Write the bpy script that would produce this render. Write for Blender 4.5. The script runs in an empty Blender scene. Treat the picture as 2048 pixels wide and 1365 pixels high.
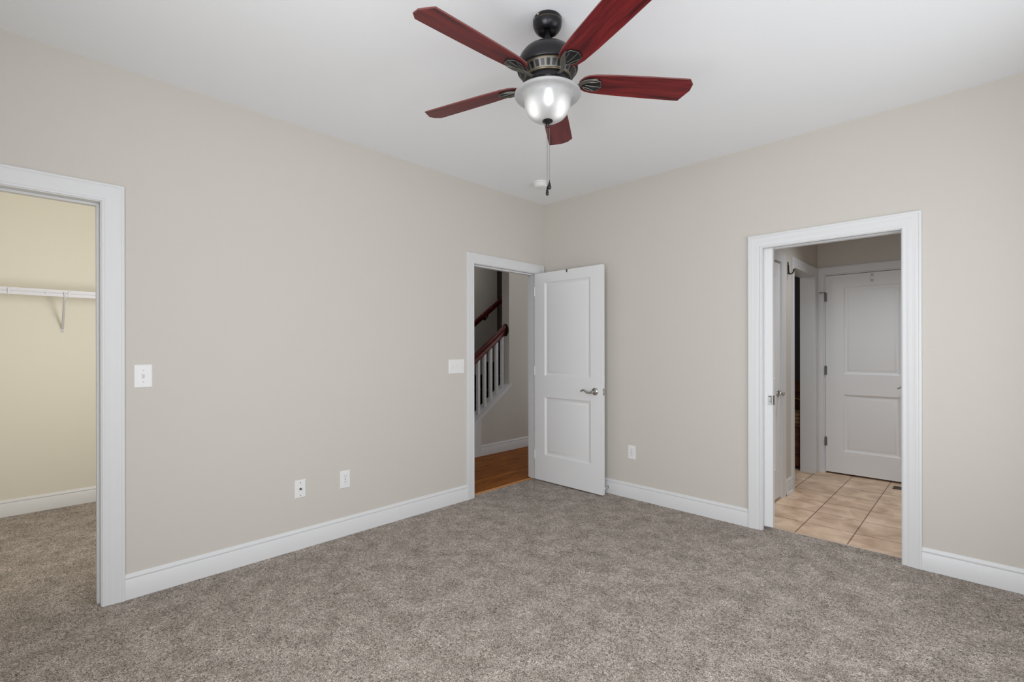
import bpy, bmesh, math, random
from math import sin, cos, pi, radians
from mathutils import Matrix, Vector

sc = bpy.context.scene
COL = sc.collection
random.seed(4)

# ------------------------------------------------------------------ camera
YAW, ROLL, FPX, PY = 0.7760595, -0.0016198, 962.796, 698.279
CAM = Vector((3.1669, -3.6898, 1.2924))
cam_data = bpy.data.cameras.new('camera')
cam = bpy.data.objects.new('camera', cam_data)
COL.objects.link(cam)
cam_data.sensor_fit = 'HORIZONTAL'
cam_data.sensor_width = 36.0
cam_data.lens = FPX / 2048 * 36.0
cam_data.shift_y = (PY - 682.5) / 2048
cam_data.clip_start = 0.02
_f = Vector((-sin(YAW), cos(YAW), 0)); _r = Vector((cos(YAW), sin(YAW), 0)); _u = Vector((0, 0, 1))
_r2 = _r * cos(ROLL) + _u * sin(ROLL); _u2 = _u * cos(ROLL) - _r * sin(ROLL)
cam.matrix_world = Matrix(((_r2.x, _u2.x, -_f.x, CAM.x), (_r2.y, _u2.y, -_f.y, CAM.y), (_r2.z, _u2.z, -_f.z, CAM.z), (0, 0, 0, 1)))
sc.camera = cam

# ------------------------------------------------------------------ view, world, daylight and added fill lights
sc.view_settings.view_transform = 'Standard'
sc.view_settings.look = 'None'
sc.view_settings.exposure = 0.0
sc.view_settings.gamma = 1.0
sc.view_settings.use_curve_mapping = False
sc.cycles.use_denoising = True
sc.cycles.max_bounces = 16
sc.cycles.diffuse_bounces = 10
sc.cycles.glossy_bounces = 4
sc.cycles.transmission_bounces = 8
sc.cycles.transparent_max_bounces = 8
sc.cycles.sample_clamp_indirect = 6.0

world = bpy.data.worlds.new('world'); sc.world = world
world.use_nodes = True
world.node_tree.nodes['Background'].inputs[0].default_value = (0.75, 0.86, 1.0, 1)
world.node_tree.nodes['Background'].inputs[1].default_value = 0.6

def area(name, loc, rot, sx, sy, power, color=(1, 1, 1)):
    d = bpy.data.lights.new(name, 'AREA'); d.shape = 'RECTANGLE'; d.size = sx; d.size_y = sy
    d.energy = power; d.color = color
    o = bpy.data.objects.new(name, d); o.location = loc; o.rotation_euler = rot; COL.objects.link(o)
    return o

def point(name, loc, power, color=(1, 1, 1), radius=0.05, parent=None):
    d = bpy.data.lights.new(name, 'POINT'); d.energy = power; d.color = color; d.shadow_soft_size = radius
    o = bpy.data.objects.new(name, d); o.location = loc; COL.objects.link(o)
    if parent: o.parent = parent
    return o

RX, RY = 3.66, -4.25        # the room's two other walls
H = 2.74
# area lights for daylight at unseen windows; the corner one is added
area('daylight_rear', (2.6, RY + 0.02, 1.35), (radians(91), 0, 0), 1.4, 1.95, 54, (0.94, 0.97, 1.0))
area('daylight_side', (RX - 0.02, -3.05, 1.40), (radians(91), 0, radians(90)), 1.45, 1.85, 25, (0.94, 0.97, 1.0))
area('corner_fill', (RX - 0.02, -1.15, 1.40), (radians(91), 0, radians(90)), 1.15, 1.85, 15.5, (0.94, 0.97, 1.0))  # fill at an invented window, lifts the right wall
# unseen fill lights without fittings, added to brighten the side rooms
area('closet_fill', (-0.20, -2.95, 1.55), (radians(90), 0, radians(102)), 0.35, 0.9, 18, (1.0, 0.99, 0.98))  # added upright panel that lights the closet back wall evenly
area('hall_end_fill', (-0.66, 1.88, 1.25), (radians(90), 0, radians(180)), 0.8, 1.9, 6, (1.0, 0.99, 0.97))  # added panel before the hall's solid end wall, no window there
point('hall_fill', (-0.34, 0.66, 2.55), 5, (1.0, 0.98, 0.95), 0.12)  # added fill for the balusters and hall wall
point('far_room_fill', (1.0, 1.3, 2.2), 5, (1.0, 0.95, 0.88), 0.12)  # added fill that keeps the room beyond from going black
point('stair_fill', (-1.80, 0.70, 2.50), 1.5, (1.0, 0.98, 0.94), 0.10)  # added fill for the far stairwell wall
area('bathroom_fill', (2.55, 1.15, 2.70), (0, 0, 0), 0.35, 0.35, 7.5, (0.95, 0.98, 1.0)).data.spread = radians(105)  # added downward fill for the tile and back door

# ------------------------------------------------------------------ materials
def nodes(name):
    m = bpy.data.materials.new(name); m.use_nodes = True
    nt = m.node_tree; b = nt.nodes['Principled BSDF']
    return m, nt, b

def N(nt, kind, **kw):
    n = nt.nodes.new(kind)
    for k, v in kw.items():
        setattr(n, k, v)
    return n

def plain(name, rgb, rough=0.5, metal=0.0, spec=0.5, bump=0.0, bscale=200.0, coat=0.0):
    m, nt, b = nodes(name)
    b.inputs['Base Color'].default_value = (*rgb, 1)
    b.inputs['Roughness'].default_value = rough
    b.inputs['Metallic'].default_value = metal
    b.inputs['Specular IOR Level'].default_value = spec
    b.inputs['Coat Weight'].default_value = coat
    tc = N(nt, 'ShaderNodeTexCoord')
    nz = N(nt, 'ShaderNodeTexNoise'); nz.inputs['Scale'].default_value = bscale; nz.inputs['Detail'].default_value = 2
    nt.links.new(tc.outputs['Object'], nz.inputs['Vector'])
    if bump:
        bp = N(nt, 'ShaderNodeBump'); bp.inputs['Strength'].default_value = bump; bp.inputs['Distance'].default_value = 0.001
        nt.links.new(nz.outputs['Fac'], bp.inputs['Height']); nt.links.new(bp.outputs['Normal'], b.inputs['Normal'])
    mx = N(nt, 'ShaderNodeMixRGB'); mx.blend_type = 'MULTIPLY'; mx.inputs['Fac'].default_value = 0.04
    mx.inputs['Color1'].default_value = (*rgb, 1)
    nt.links.new(nz.outputs['Fac'], mx.inputs['Color2']); nt.links.new(mx.outputs['Color'], b.inputs['Base Color'])
    return m

M = {}
M['wall'] = plain('greige_wall_paint', (0.605, 0.573, 0.527), 0.75, spec=0.25, bump=0.12, bscale=260)
M['closet'] = plain('cream_yellow_wall_paint', (0.72, 0.69, 0.60), 0.75, spec=0.25, bump=0.12, bscale=260)
M['ceiling'] = plain('white_ceiling_paint', (0.865, 0.878, 0.900), 0.85, spec=0.15, bump=0.1, bscale=180)
M['trim'] = plain('white_semigloss_trim_paint', (0.705, 0.71, 0.72), 0.38, spec=0.4)
M['door'] = plain('white_door_paint', (0.79, 0.795, 0.805), 0.42, spec=0.4, bump=0.08, bscale=120)
M['plastic'] = plain('white_plastic', (0.80, 0.80, 0.80), 0.35)
M['grey_screw'] = plain('grey_screw', (0.55, 0.55, 0.55), 0.5)
M['dark_slot'] = plain('dark_slot', (0.03, 0.03, 0.03), 0.6)
M['grey_slot'] = plain('grey_slot', (0.16, 0.16, 0.16), 0.6)
M['nickel'] = plain('satin_nickel', (0.50, 0.49, 0.47), 0.28, metal=1.0)
M['bright_metal'] = plain('bright_satin_metal', (0.66, 0.66, 0.66), 0.35, metal=0.35)
M['chrome'] = plain('chrome', (0.75, 0.75, 0.75), 0.12, metal=1.0)
M['hinge'] = plain('grey_hinge_metal', (0.20, 0.20, 0.20), 0.4, metal=0.9)
M['bronze'] = plain('dark_oiled_bronze', (0.020, 0.019, 0.022), 0.30, metal=0.6, spec=0.6)
M['bronze_hook'] = plain('dark_bronze_hook_metal', (0.05, 0.042, 0.036), 0.4, metal=0.7)
M['gold'] = plain('brushed_antique_gold', (0.17, 0.13, 0.08), 0.42, metal=0.9)
M['pewter'] = plain('brushed_pewter', (0.165, 0.158, 0.14), 0.45, metal=0.85)
M['chain'] = plain('pull_chain_metal', (0.22, 0.21, 0.20), 0.35, metal=1.0)
M['wire'] = plain('white_vinyl_wire', (0.60, 0.60, 0.64), 0.45)
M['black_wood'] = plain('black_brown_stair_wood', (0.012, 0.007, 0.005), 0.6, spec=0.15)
M['blanket'] = plain('tan_cloth', (0.33, 0.20, 0.09), 0.9, bump=0.4, bscale=300)
M['register'] = plain('dark_brown_metal', (0.035, 0.022, 0.017), 0.45, metal=0.3)

def wood(name, c_dark, c_mid, c_light, rough, along='X', scale=14.0, coat=0.0, stretch=14.0):
    m, nt, b = nodes(name)
    tc = N(nt, 'ShaderNodeTexCoord'); mp = N(nt, 'ShaderNodeMapping')
    s = {'X': (1, stretch, stretch), 'Y': (stretch, 1, stretch)}[along]
    mp.inputs['Scale'].default_value = s
    nt.links.new(tc.outputs['Object'], mp.inputs['Vector'])
    nz = N(nt, 'ShaderNodeTexNoise'); nz.inputs['Scale'].default_value = scale / 6; nz.inputs['Detail'].default_value = 6
    nz.inputs['Roughness'].default_value = 0.62; nz.inputs['Distortion'].default_value = 0.7
    nt.links.new(mp.outputs['Vector'], nz.inputs['Vector'])
    cr = N(nt, 'ShaderNodeValToRGB')
    cr.color_ramp.elements[0].position = 0.33; cr.color_ramp.elements[0].color = (*c_dark, 1)
    cr.color_ramp.elements[1].position = 0.70; cr.color_ramp.elements[1].color = (*c_light, 1)
    e = cr.color_ramp.elements.new(0.5); e.color = (*c_mid, 1)
    nt.links.new(nz.outputs['Fac'], cr.inputs['Fac']); nt.links.new(cr.outputs['Color'], b.inputs['Base Color'])
    b.inputs['Roughness'].default_value = rough
    b.inputs['Coat Weight'].default_value = coat; b.inputs['Coat Roughness'].default_value = 0.2
    b.inputs['Specular IOR Level'].default_value = 0.3
    return m
M['cherry'] = wood('cherry_blade_wood', (0.034, 0.004, 0.005), (0.122, 0.009, 0.011), (0.190, 0.016, 0.017), 0.40, 'X', 16)
M['cherry_edge'] = plain('cherry_blade_edge', (0.16, 0.05, 0.045), 0.45)
M['mahogany'] = wood('mahogany_handrail_wood', (0.035, 0.003, 0.003), (0.085, 0.007, 0.005), (0.15, 0.022, 0.010), 0.32, 'Y', 14)
M['chest'] = wood('dark_brown_chest_wood', (0.05, 0.020, 0.009), (0.11, 0.044, 0.019), (0.18, 0.075, 0.033), 0.5, 'X', 14)
M['strip'] = wood('orange_oak_edge', (0.52, 0.21, 0.05), (0.64, 0.28, 0.08), (0.72, 0.34, 0.11), 0.45, 'Y', 14)

def hall_floor():
    m, nt, b = nodes('oak_strip_floor')
    tc = N(nt, 'ShaderNodeTexCoord'); mp = N(nt, 'ShaderNodeMapping'); mp.inputs['Rotation'].default_value = (0, 0, radians(90))
    nt.links.new(tc.outputs['Object'], mp.inputs['Vector'])
    br = N(nt, 'ShaderNodeTexBrick'); br.offset = 0.37; br.inputs['Scale'].default_value = 1.0
    br.inputs['Brick Width'].default_value = 0.9; br.inputs['Row Height'].default_value = 0.057
    br.inputs['Mortar Size'].default_value = 0.0009
    br.inputs['Color1'].default_value = (0.40, 0.135, 0.016, 1); br.inputs['Color2'].default_value = (0.28, 0.085, 0.009, 1)
    br.inputs['Mortar'].default_value = (0.035, 0.015, 0.006, 1)
    nt.links.new(mp.outputs['Vector'], br.inputs['Vector'])
    mp2 = N(nt, 'ShaderNodeMapping'); mp2.inputs['Scale'].default_value = (30, 2.5, 1)
    nt.links.new(tc.outputs['Object'], mp2.inputs['Vector'])
    nz = N(nt, 'ShaderNodeTexNoise'); nz.inputs['Scale'].default_value = 1.6; nz.inputs['Detail'].default_value = 5
    nt.links.new(mp2.outputs['Vector'], nz.inputs['Vector'])
    cr = N(nt, 'ShaderNodeValToRGB'); cr.color_ramp.elements[0].position = 0.3; cr.color_ramp.elements[0].color = (0.5, 0.45, 0.4, 1)
    cr.color_ramp.elements[1].position = 0.7; cr.color_ramp.elements[1].color = (1.15, 1.15, 1.15, 1)
    nt.links.new(nz.outputs['Fac'], cr.inputs['Fac'])
    mx = N(nt, 'ShaderNodeMixRGB'); mx.blend_type = 'MULTIPLY'; mx.inputs['Fac'].default_value = 1
    nt.links.new(br.outputs['Color'], mx.inputs['Color1']); nt.links.new(cr.outputs['Color'], mx.inputs['Color2'])
    nt.links.new(mx.outputs['Color'], b.inputs['Base Color'])
    b.inputs['Roughness'].default_value = 0.5; b.inputs['Specular IOR Level'].default_value = 0.12
    return m
M['oak_floor'] = hall_floor()

def tile_floor():
    m, nt, b = nodes('beige_ceramic_tile')
    tc = N(nt, 'ShaderNodeTexCoord'); mp = N(nt, 'ShaderNodeMapping')
    # joints at x = 2.215 + 0.305 k, y = 1.345 + 0.32 k
    mp.inputs['Location'].default_value = (-(2.215 - 0.305 * 7), -(1.345 - 0.32 * 4), 0)
    nt.links.new(tc.outputs['Object'], mp.inputs['Vector'])
    br = N(nt, 'ShaderNodeTexBrick'); br.offset = 0.0; br.inputs['Scale'].default_value = 1.0
    br.inputs['Brick Width'].default_value = 0.305; br.inputs['Row Height'].default_value = 0.32
    br.inputs['Mortar Size'].default_value = 0.004; br.inputs['Mortar Smooth'].default_value = 0.2
    br.inputs['Color1'].default_value = (0.76, 0.575, 0.42, 1); br.inputs['Color2'].default_value = (0.68, 0.50, 0.36, 1)
    br.inputs['Mortar'].default_value = (0.24, 0.14, 0.085, 1)
    nt.links.new(mp.outputs['Vector'], br.inputs['Vector'])
    nz = N(nt, 'ShaderNodeTexNoise'); nz.inputs['Scale'].default_value = 6; nz.inputs['Detail'].default_value = 5; nz.inputs['Distortion'].default_value = 0.6
    nt.links.new(tc.outputs['Object'], nz.inputs['Vector'])
    cr = N(nt, 'ShaderNodeValToRGB'); cr.color_ramp.elements[0].position = 0.3; cr.color_ramp.elements[0].color = (0.70, 0.62, 0.56, 1)
    cr.color_ramp.elements[1].position = 0.66; cr.color_ramp.elements[1].color = (1.12, 1.14, 1.16, 1)
    nt.links.new(nz.outputs['Fac'], cr.inputs['Fac'])
    mx = N(nt, 'ShaderNodeMixRGB'); mx.blend_type = 'MULTIPLY'; mx.inputs['Fac'].default_value = 1
    nt.links.new(br.outputs['Color'], mx.inputs['Color1']); nt.links.new(cr.outputs['Color'], mx.inputs['Color2'])
    nt.links.new(mx.outputs['Color'], b.inputs['Base Color'])
    bp = N(nt, 'ShaderNodeBump'); bp.invert = True; bp.inputs['Strength'].default_value = 0.5; bp.inputs['Distance'].default_value = 0.002
    nt.links.new(br.outputs['Fac'], bp.inputs['Height']); nt.links.new(bp.outputs['Normal'], b.inputs['Normal'])
    b.inputs['Roughness'].default_value = 0.4
    return m
M['tile'] = tile_floor()

def carpet():
    m, nt, b = nodes('taupe_twist_carpet')
    tc = N(nt, 'ShaderNodeTexCoord')
    n1 = N(nt, 'ShaderNodeTexNoise'); n1.inputs['Scale'].default_value = 98; n1.inputs['Detail'].default_value = 3.5
    n1.inputs['Roughness'].default_value = 0.6; n1.inputs['Distortion'].default_value = 2.2
    nt.links.new(tc.outputs['Object'], n1.inputs['Vector'])
    n2 = N(nt, 'ShaderNodeTexNoise'); n2.inputs['Scale'].default_value = 8; n2.inputs['Detail'].default_value = 4; n2.inputs['Roughness'].default_value = 0.6
    nt.links.new(tc.outputs['Object'], n2.inputs['Vector'])
    cr = N(nt, 'ShaderNodeValToRGB')
    cr.color_ramp.elements[0].position = 0.385; cr.color_ramp.elements[0].color = (0.135, 0.113, 0.094, 1)
    cr.color_ramp.elements[1].position = 0.61; cr.color_ramp.elements[1].color = (0.72, 0.65, 0.59, 1)
    e = cr.color_ramp.elements.new(0.5); e.color = (0.405, 0.355, 0.310, 1)
    nt.links.new(n1.outputs['Fac'], cr.inputs['Fac'])
    cr2 = N(nt, 'ShaderNodeValToRGB'); cr2.color_ramp.elements[0].position = 0.35; cr2.color_ramp.elements[0].color = (0.82, 0.81, 0.795, 1)
    cr2.color_ramp.elements[1].position = 0.65; cr2.color_ramp.elements[1].color = (1.17, 1.165, 1.18, 1)
    nt.links.new(n2.outputs['Fac'], cr2.inputs['Fac'])
    mx = N(nt, 'ShaderNodeMixRGB'); mx.blend_type = 'MULTIPLY'; mx.inputs['Fac'].default_value = 1
    nt.links.new(cr.outputs['Color'], mx.inputs['Color1']); nt.links.new(cr2.outputs['Color'], mx.inputs['Color2'])
    nt.links.new(mx.outputs['Color'], b.inputs['Base Color'])
    bp = N(nt, 'ShaderNodeBump'); bp.inputs['Strength'].default_value = 1.0; bp.inputs['Distance'].default_value = 0.008
    nt.links.new(n1.outputs['Fac'], bp.inputs['Height']); nt.links.new(bp.outputs['Normal'], b.inputs['Normal'])
    b.inputs['Roughness'].default_value = 1.0; b.inputs['Specular IOR Level'].default_value = 0.05
    return m
M['carpet'] = carpet()

def frosted():
    m, nt, b = nodes('frosted_bowl_glass')
    out = nt.nodes['Material Output']
    tc = N(nt, 'ShaderNodeTexCoord')
    nz = N(nt, 'ShaderNodeTexNoise'); nz.inputs['Scale'].default_value = 14; nz.inputs['Detail'].default_value = 3; nz.inputs['Distortion'].default_value = 1.0
    nt.links.new(tc.outputs['Object'], nz.inputs['Vector'])
    cr = N(nt, 'ShaderNodeValToRGB'); cr.color_ramp.elements[0].color = (0.60, 0.60, 0.61, 1); cr.color_ramp.elements[1].color = (0.80, 0.80, 0.80, 1)
    nt.links.new(nz.outputs['Fac'], cr.inputs['Fac'])
    tr = N(nt, 'ShaderNodeBsdfTranslucent'); nt.links.new(cr.outputs['Color'], tr.inputs['Color'])
    rf = N(nt, 'ShaderNodeBsdfRefraction'); rf.inputs['IOR'].default_value = 1.45; rf.inputs['Roughness'].default_value = 0.65
    nt.links.new(cr.outputs['Color'], rf.inputs['Color'])
    m1 = N(nt, 'ShaderNodeMixShader'); m1.inputs['Fac'].default_value = 0.6
    nt.links.new(tr.outputs['BSDF'], m1.inputs[1]); nt.links.new(rf.outputs['BSDF'], m1.inputs[2])
    df = N(nt, 'ShaderNodeBsdfDiffuse'); nt.links.new(cr.outputs['Color'], df.inputs['Color'])
    m2 = N(nt, 'ShaderNodeMixShader'); m2.inputs['Fac'].default_value = 0.42
    nt.links.new(m1.outputs['Shader'], m2.inputs[1]); nt.links.new(df.outputs['BSDF'], m2.inputs[2])
    gl = N(nt, 'ShaderNodeBsdfGlossy'); gl.inputs['Roughness'].default_value = 0.4
    m3 = N(nt, 'ShaderNodeMixShader'); m3.inputs['Fac'].default_value = 0.04
    nt.links.new(m2.outputs['Shader'], m3.inputs[1]); nt.links.new(gl.outputs['BSDF'], m3.inputs[2])
    nt.links.new(m3.outputs['Shader'], out.inputs['Surface'])
    return m
M['frosted'] = frosted()

def emit(name, rgb, s):
    m, nt, b = nodes(name)
    b.inputs['Base Color'].default_value = (0.9, 0.9, 0.9, 1)
    b.inputs['Emission Color'].default_value = (*rgb, 1); b.inputs['Emission Strength'].default_value = s
    return m
M['bulb'] = emit('lit_bulb_glass', (1.0, 0.98, 0.95), 3.4)

def pane():
    m, nt, b = nodes('window_glass')
    b.inputs['Transmission Weight'].default_value = 1.0; b.inputs['Roughness'].default_value = 0.0
    b.inputs['IOR'].default_value = 1.45
    return m
M['glass'] = pane()

# ------------------------------------------------------------------ mesh helpers
class MB:
    def __init__(self):
        self.v = []; self.f = []; self.mi = []
    def add(self, vs, fs, m=0):
        o = len(self.v); self.v += [tuple(x) for x in vs]
        for f in fs:
            self.f.append(tuple(i + o for i in f)); self.mi.append(m)
    def box(self, x0, y0, z0, x1, y1, z1, m=0):
        x0, x1 = sorted((x0, x1)); y0, y1 = sorted((y0, y1)); z0, z1 = sorted((z0, z1))
        self.add([(x0, y0, z0), (x1, y0, z0), (x1, y1, z0), (x0, y1, z0), (x0, y0, z1), (x1, y0, z1), (x1, y1, z1), (x0, y1, z1)],
                 [(0, 3, 2, 1), (4, 5, 6, 7), (0, 1, 5, 4), (1, 2, 6, 5), (2, 3, 7, 6), (3, 0, 4, 7)], m)
        return self
    def prism(self, poly, axis, a, b, m=0):
        # poly in the two other axes (cyclic order x: (y,z), y: (x,z), z: (x,y))
        def P(p, t):
            return {'x': (t, p[0], p[1]), 'y': (p[0], t, p[1]), 'z': (p[0], p[1], t)}[axis]
        n = len(poly)
        vs = [P(p, a) for p in poly] + [P(p, b) for p in poly]
        fs = [tuple(range(n)), tuple(range(2 * n - 1, n - 1, -1))]
        fs += [(i, (i + 1) % n, n + (i + 1) % n, n + i) for i in range(n)]
        self.add(vs, fs, m); return self
    def lathe(self, prof, c=(0, 0, 0), n=48, axis='z', m=0, closed=False, mats=None):
        vs = []; fs = []; ms = []
        k = len(prof)
        for i in range(n):
            a = 2 * pi * i / n
            for r, h in prof:
                if axis == 'z': vs.append((c[0] + r * cos(a), c[1] + r * sin(a), c[2] + h))
                elif axis == 'y': vs.append((c[0] + r * cos(a), c[1] + h, c[2] + r * sin(a)))
                else: vs.append((c[0] + h, c[1] + r * cos(a), c[2] + r * sin(a)))
        o = len(self.v); self.v += vs
        for i in range(n):
            j = (i + 1) % n
            for q in range(k - 1 + (1 if closed else 0)):
                q2 = (q + 1) % k
                self.f.append((o + i * k + q, o + j * k + q, o + j * k + q2, o + i * k + q2))
                self.mi.append(mats[q] if mats else m)
        return self
    def tube(self, path, r, n=10, m=0, cap=True):
        pts = [Vector(p) for p in path]; rs = r if isinstance(r, (list, tuple)) else [r] * len(pts)
        vs = []; fs = []; prev = None
        for i, p in enumerate(pts):
            t = (pts[min(i + 1, len(pts) - 1)] - pts[max(i - 1, 0)]).normalized()
            if prev is None:
                up = Vector((0, 0, 1)) if abs(t.z) < 0.9 else Vector((1, 0, 0))
                nrm = t.cross(up).normalized()
            else:
                nrm = (prev - t * prev.dot(t)).normalized()
            prev = nrm; bn = t.cross(nrm)
            for k in range(n):
                a = 2 * pi * k / n
                vs.append(p + nrm * (rs[i] * cos(a)) + bn * (rs[i] * sin(a)))
        for i in range(len(pts) - 1):
            for k in range(n):
                k2 = (k + 1) % n
                fs.append((i * n + k, i * n + k2, (i + 1) * n + k2, (i + 1) * n + k))
        if cap:
            fs.append(tuple(range(n - 1, -1, -1))); L = (len(pts) - 1) * n
            fs.append(tuple(L + k for k in range(n)))
        self.add(vs, fs, m); return self
    def build(self, name, mats, parent=None, bevel=0.0, smooth=None, loc=None, rot=None):
        me = bpy.data.meshes.new(name)
        me.from_pydata(self.v, [], self.f)
        mats = mats if isinstance(mats, (list, tuple)) else [mats]
        for mm in mats: me.materials.append(M[mm] if isinstance(mm, str) else mm)
        me.polygons.foreach_set('material_index', self.mi)
        bm = bmesh.new(); bm.from_mesh(me)
        bmesh.ops.remove_doubles(bm, verts=bm.verts, dist=1e-6)
        bmesh.ops.recalc_face_normals(bm, faces=bm.faces)
        bm.to_mesh(me); bm.free()
        if smooth is not None:
            me.polygons.foreach_set('use_smooth', [True] * len(me.polygons))
            me.set_sharp_from_angle(angle=radians(smooth))
        o = bpy.data.objects.new(name, me); COL.objects.link(o)
        if parent: o.parent = parent
        if loc: o.location = loc
        if rot: o.rotation_euler = rot
        if bevel:
            md = o.modifiers.new('bevel', 'BEVEL'); md.width = bevel; md.segments = 2; md.limit_method = 'ANGLE'; md.angle_limit = radians(40)
        return o

def tag(o, label=None, cat=None, group=None, kind=None):
    if label: o['label'] = label
    if cat: o['category'] = cat
    if group: o['group'] = group
    if kind: o['kind'] = kind
    return o

def thing(name, label, cat, loc, rz=0.0, group=None):
    o = bpy.data.objects.new(name, None); COL.objects.link(o)
    o.location = loc; o.rotation_euler = (0, 0, rz); o.empty_display_size = 0.1
    return tag(o, label, cat, group)

def struct(o, label, cat):
    return tag(o, label, cat, kind='structure')

LEFT = radians(90)     # rotation that makes a wall fitting (built facing -Y) face +X

# ------------------------------------------------------------------ shell
T = 0.12
CL0, CL1, CLH = -4.17, -3.412, 2.035     # closet opening in the left wall (y range, head)
HD0, HD1, HDH = -0.934, -0.103, 2.035    # hall doorway in the left wall
BD0, BD1, BDH = 2.041, 2.812, 2.005      # bathroom doorway in the right wall (x range)
J = 0.018                                # jamb board thickness

b = MB()
b.box(-T, RY - T, 0, 0, CL0 - J, H).box(-T, CL0 - J, CLH + J, 0, CL1 + J, H).box(-T, CL1 + J, 0, 0, HD0 - J, H)
b.box(-T, HD0 - J, HDH + J, 0, HD1 + J, H).box(-T, HD1 + J, 0, 0, T, H)
struct(b.build('wall_left', 'wall'), 'long greige wall on the left with the closet and hall doorways', 'wall')
b = MB()
b.box(0, 0, 0, 1.70, T, H)
b.box(1.70, 0, BDH + J, BD0 - J, T, H).box(1.70, 0, 0, BD0 - J, 0.028, BDH + J).box(1.70, 0.082, 0, BD0 - J, T, BDH + J)
b.box(BD0 - J, 0, BDH + J, BD1 + J, T, H).box(BD1 + J, 0, 0, RX + T, T, H)
struct(b.build('wall_right', 'wall'), 'greige wall on the right with the bathroom doorway', 'wall')
W1 = (1.90, 3.30, 0.35, 2.35)     # rear window  x0 x1 z0 z1
W2 = (-3.80, -2.30, 0.45, 2.35)   # side windows  y0 y1 z0 z1
W3 = (-1.75, -0.55, 0.45, 2.35)  # added opening, goes with the corner fill light
b = MB()
b.box(-T, RY - T, 0, W1[0], RY, H).box(W1[1], RY - T, 0, RX + T, RY, H).box(W1[0], RY - T, 0, W1[1], RY, W1[2]).box(W1[0], RY - T, W1[3], W1[1], RY, H)
struct(b.build('wall_rear', 'wall'), 'greige wall behind the photographer', 'wall')
b = MB()
b.box(RX, RY, 0, RX + T, W2[0], H).box(RX, W2[1], 0, RX + T, W3[0], H).box(RX, W3[1], 0, RX + T, 0, H).box(RX, W3[0], 0, RX + T, W3[1], W3[2]).box(RX, W3[0], W3[3], RX + T, W3[1], H).box(RX, W2[0], 0, RX + T, W2[1], W2[2]).box(RX, W2[0], W2[3], RX + T, W2[1], H)
struct(b.build('wall_side', 'wall'), 'greige wall beside the photographer', 'wall')
w = MB(); x0, x1, z0, z1 = W1
w.box(x0, RY - .10, z0, x0 + .05, RY - .04, z1).box(x1 - .05, RY - .10, z0, x1, RY - .04, z1).box(x0, RY - .10, z0, x1, RY - .04, z0 + .05)
w.box(x0, RY - .10, z1 - .05, x1, RY - .04, z1).box((x0 + x1) / 2 - .03, RY - .10, z0, (x0 + x1) / 2 + .03, RY - .04, z1)
wo = struct(w.build('window_1', 'trim'), 'white framed window behind the photographer', 'window')
MB().box(x0 + .04, RY - .075, z0 + .04, x1 - .04, RY - .070, z1 - .04).build('pane', 'glass', wo)
for nm, ww, lab in (('window_2', W2, 'white framed window beside the photographer'), ('added_window', W3, 'added unseen white framed window that brightens the right wall')):
    w = MB(); y0, y1, z0, z1 = ww
    w.box(RX + .04, y0, z0, RX + .10, y0 + .05, z1).box(RX + .04, y1 - .05, z0, RX + .10, y1, z1).box(RX + .04, y0, z0, RX + .10, y1, z0 + .05)
    w.box(RX + .04, y0, z1 - .05, RX + .10, y1, z1).box(RX + .04, (y0 + y1) / 2 - .03, z0, RX + .10, (y0 + y1) / 2 + .03, z1)
    wo = struct(w.build(nm, 'trim'), lab, 'window')
    MB().box(RX + .070, y0 + .04, z0 + .04, RX + .075, y1 - .04, z1 - .04).build('pane', 'glass', wo)

struct(MB().box(-3.2, RY - T, H, RX + T, 4.2, H + .1).build('ceiling', 'ceiling'), 'flat white painted ceiling', 'ceiling')
# floors: carpet (bedroom and closet), oak strip (hall), tile (bathroom)
b = MB().box(-0.05, RY - T, -.05, RX + T, 0.0, 0).box(-2.4, RY - T, -.05, -0.05, -2.5, 0).box(BD0 - J, 0, -.05, BD1 + J, 0.100, 0)
struct(b.build('floor', 'carpet'), 'taupe twist pile carpet', 'floor')
struct(MB().box(-3.2, -2.5, -.05, -.062, 4.0, -.001).build('floor_hall', 'oak_floor'), 'brown oak strip floor of the hall', 'floor')
struct(MB().box(-.078, HD0, -.02, -.049, HD1, 0.004).build('trim_1', 'strip'), 'thin orange wood edge strip between carpet and hall floor', 'threshold')
struct(MB().box(0.2, 0.112, -.05, RX + T, 4.2, 0).build('floor_bathroom', 'tile'), 'beige square ceramic tile floor of the bathroom', 'floor')
struct(MB().box(BD0 - J, 0.100, -.02, BD1 + J, 0.112, 0.002).build('trim_2', plain('pale_tile_edge', (0.62, 0.5, 0.40), 0.4)), 'pale tile edge between carpet and bathroom tile', 'threshold')

# ------------------------------------------------------------------ skirting and casings
BASE = [(0, 0), (.014, 0), (.014, .097), (.0105, .103), (.0125, .106), (.0125, .113), (.008, .119), (.0075, .124), (.0045, .130), (0, .130)]
def base_y(b, X, sgn, y0, y1):      # board on a wall x = X, facing sgn
    b.prism([(X + sgn * d, z) for d, z in BASE], 'y', y0, y1)
def base_x(b, Y, sgn, x0, x1):
    b.prism([(Y + sgn * d, z) for d, z in BASE], 'x', x0, x1)
CW = 0.089
b = MB(); base_y(b, 0, 1, CL1 + CW, HD0 - CW)
struct(b.build('baseboard_left', 'trim', smooth=35), 'white moulded baseboard along the left wall', 'baseboard')
b = MB(); base_x(b, 0, -1, 0.0, BD0 - CW); base_x(b, 0, -1, BD1 + CW, RX)
struct(b.build('baseboard_right', 'trim', smooth=35), 'white moulded baseboard along the right wall', 'baseboard')
b = MB(); base_x(b, RY, 1, 0.0, RX)
struct(b.build('baseboard_rear', 'trim', smooth=35), 'white baseboard on the wall behind the photographer', 'baseboard')
b = MB(); base_y(b, RX, -1, RY, 0)
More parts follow.
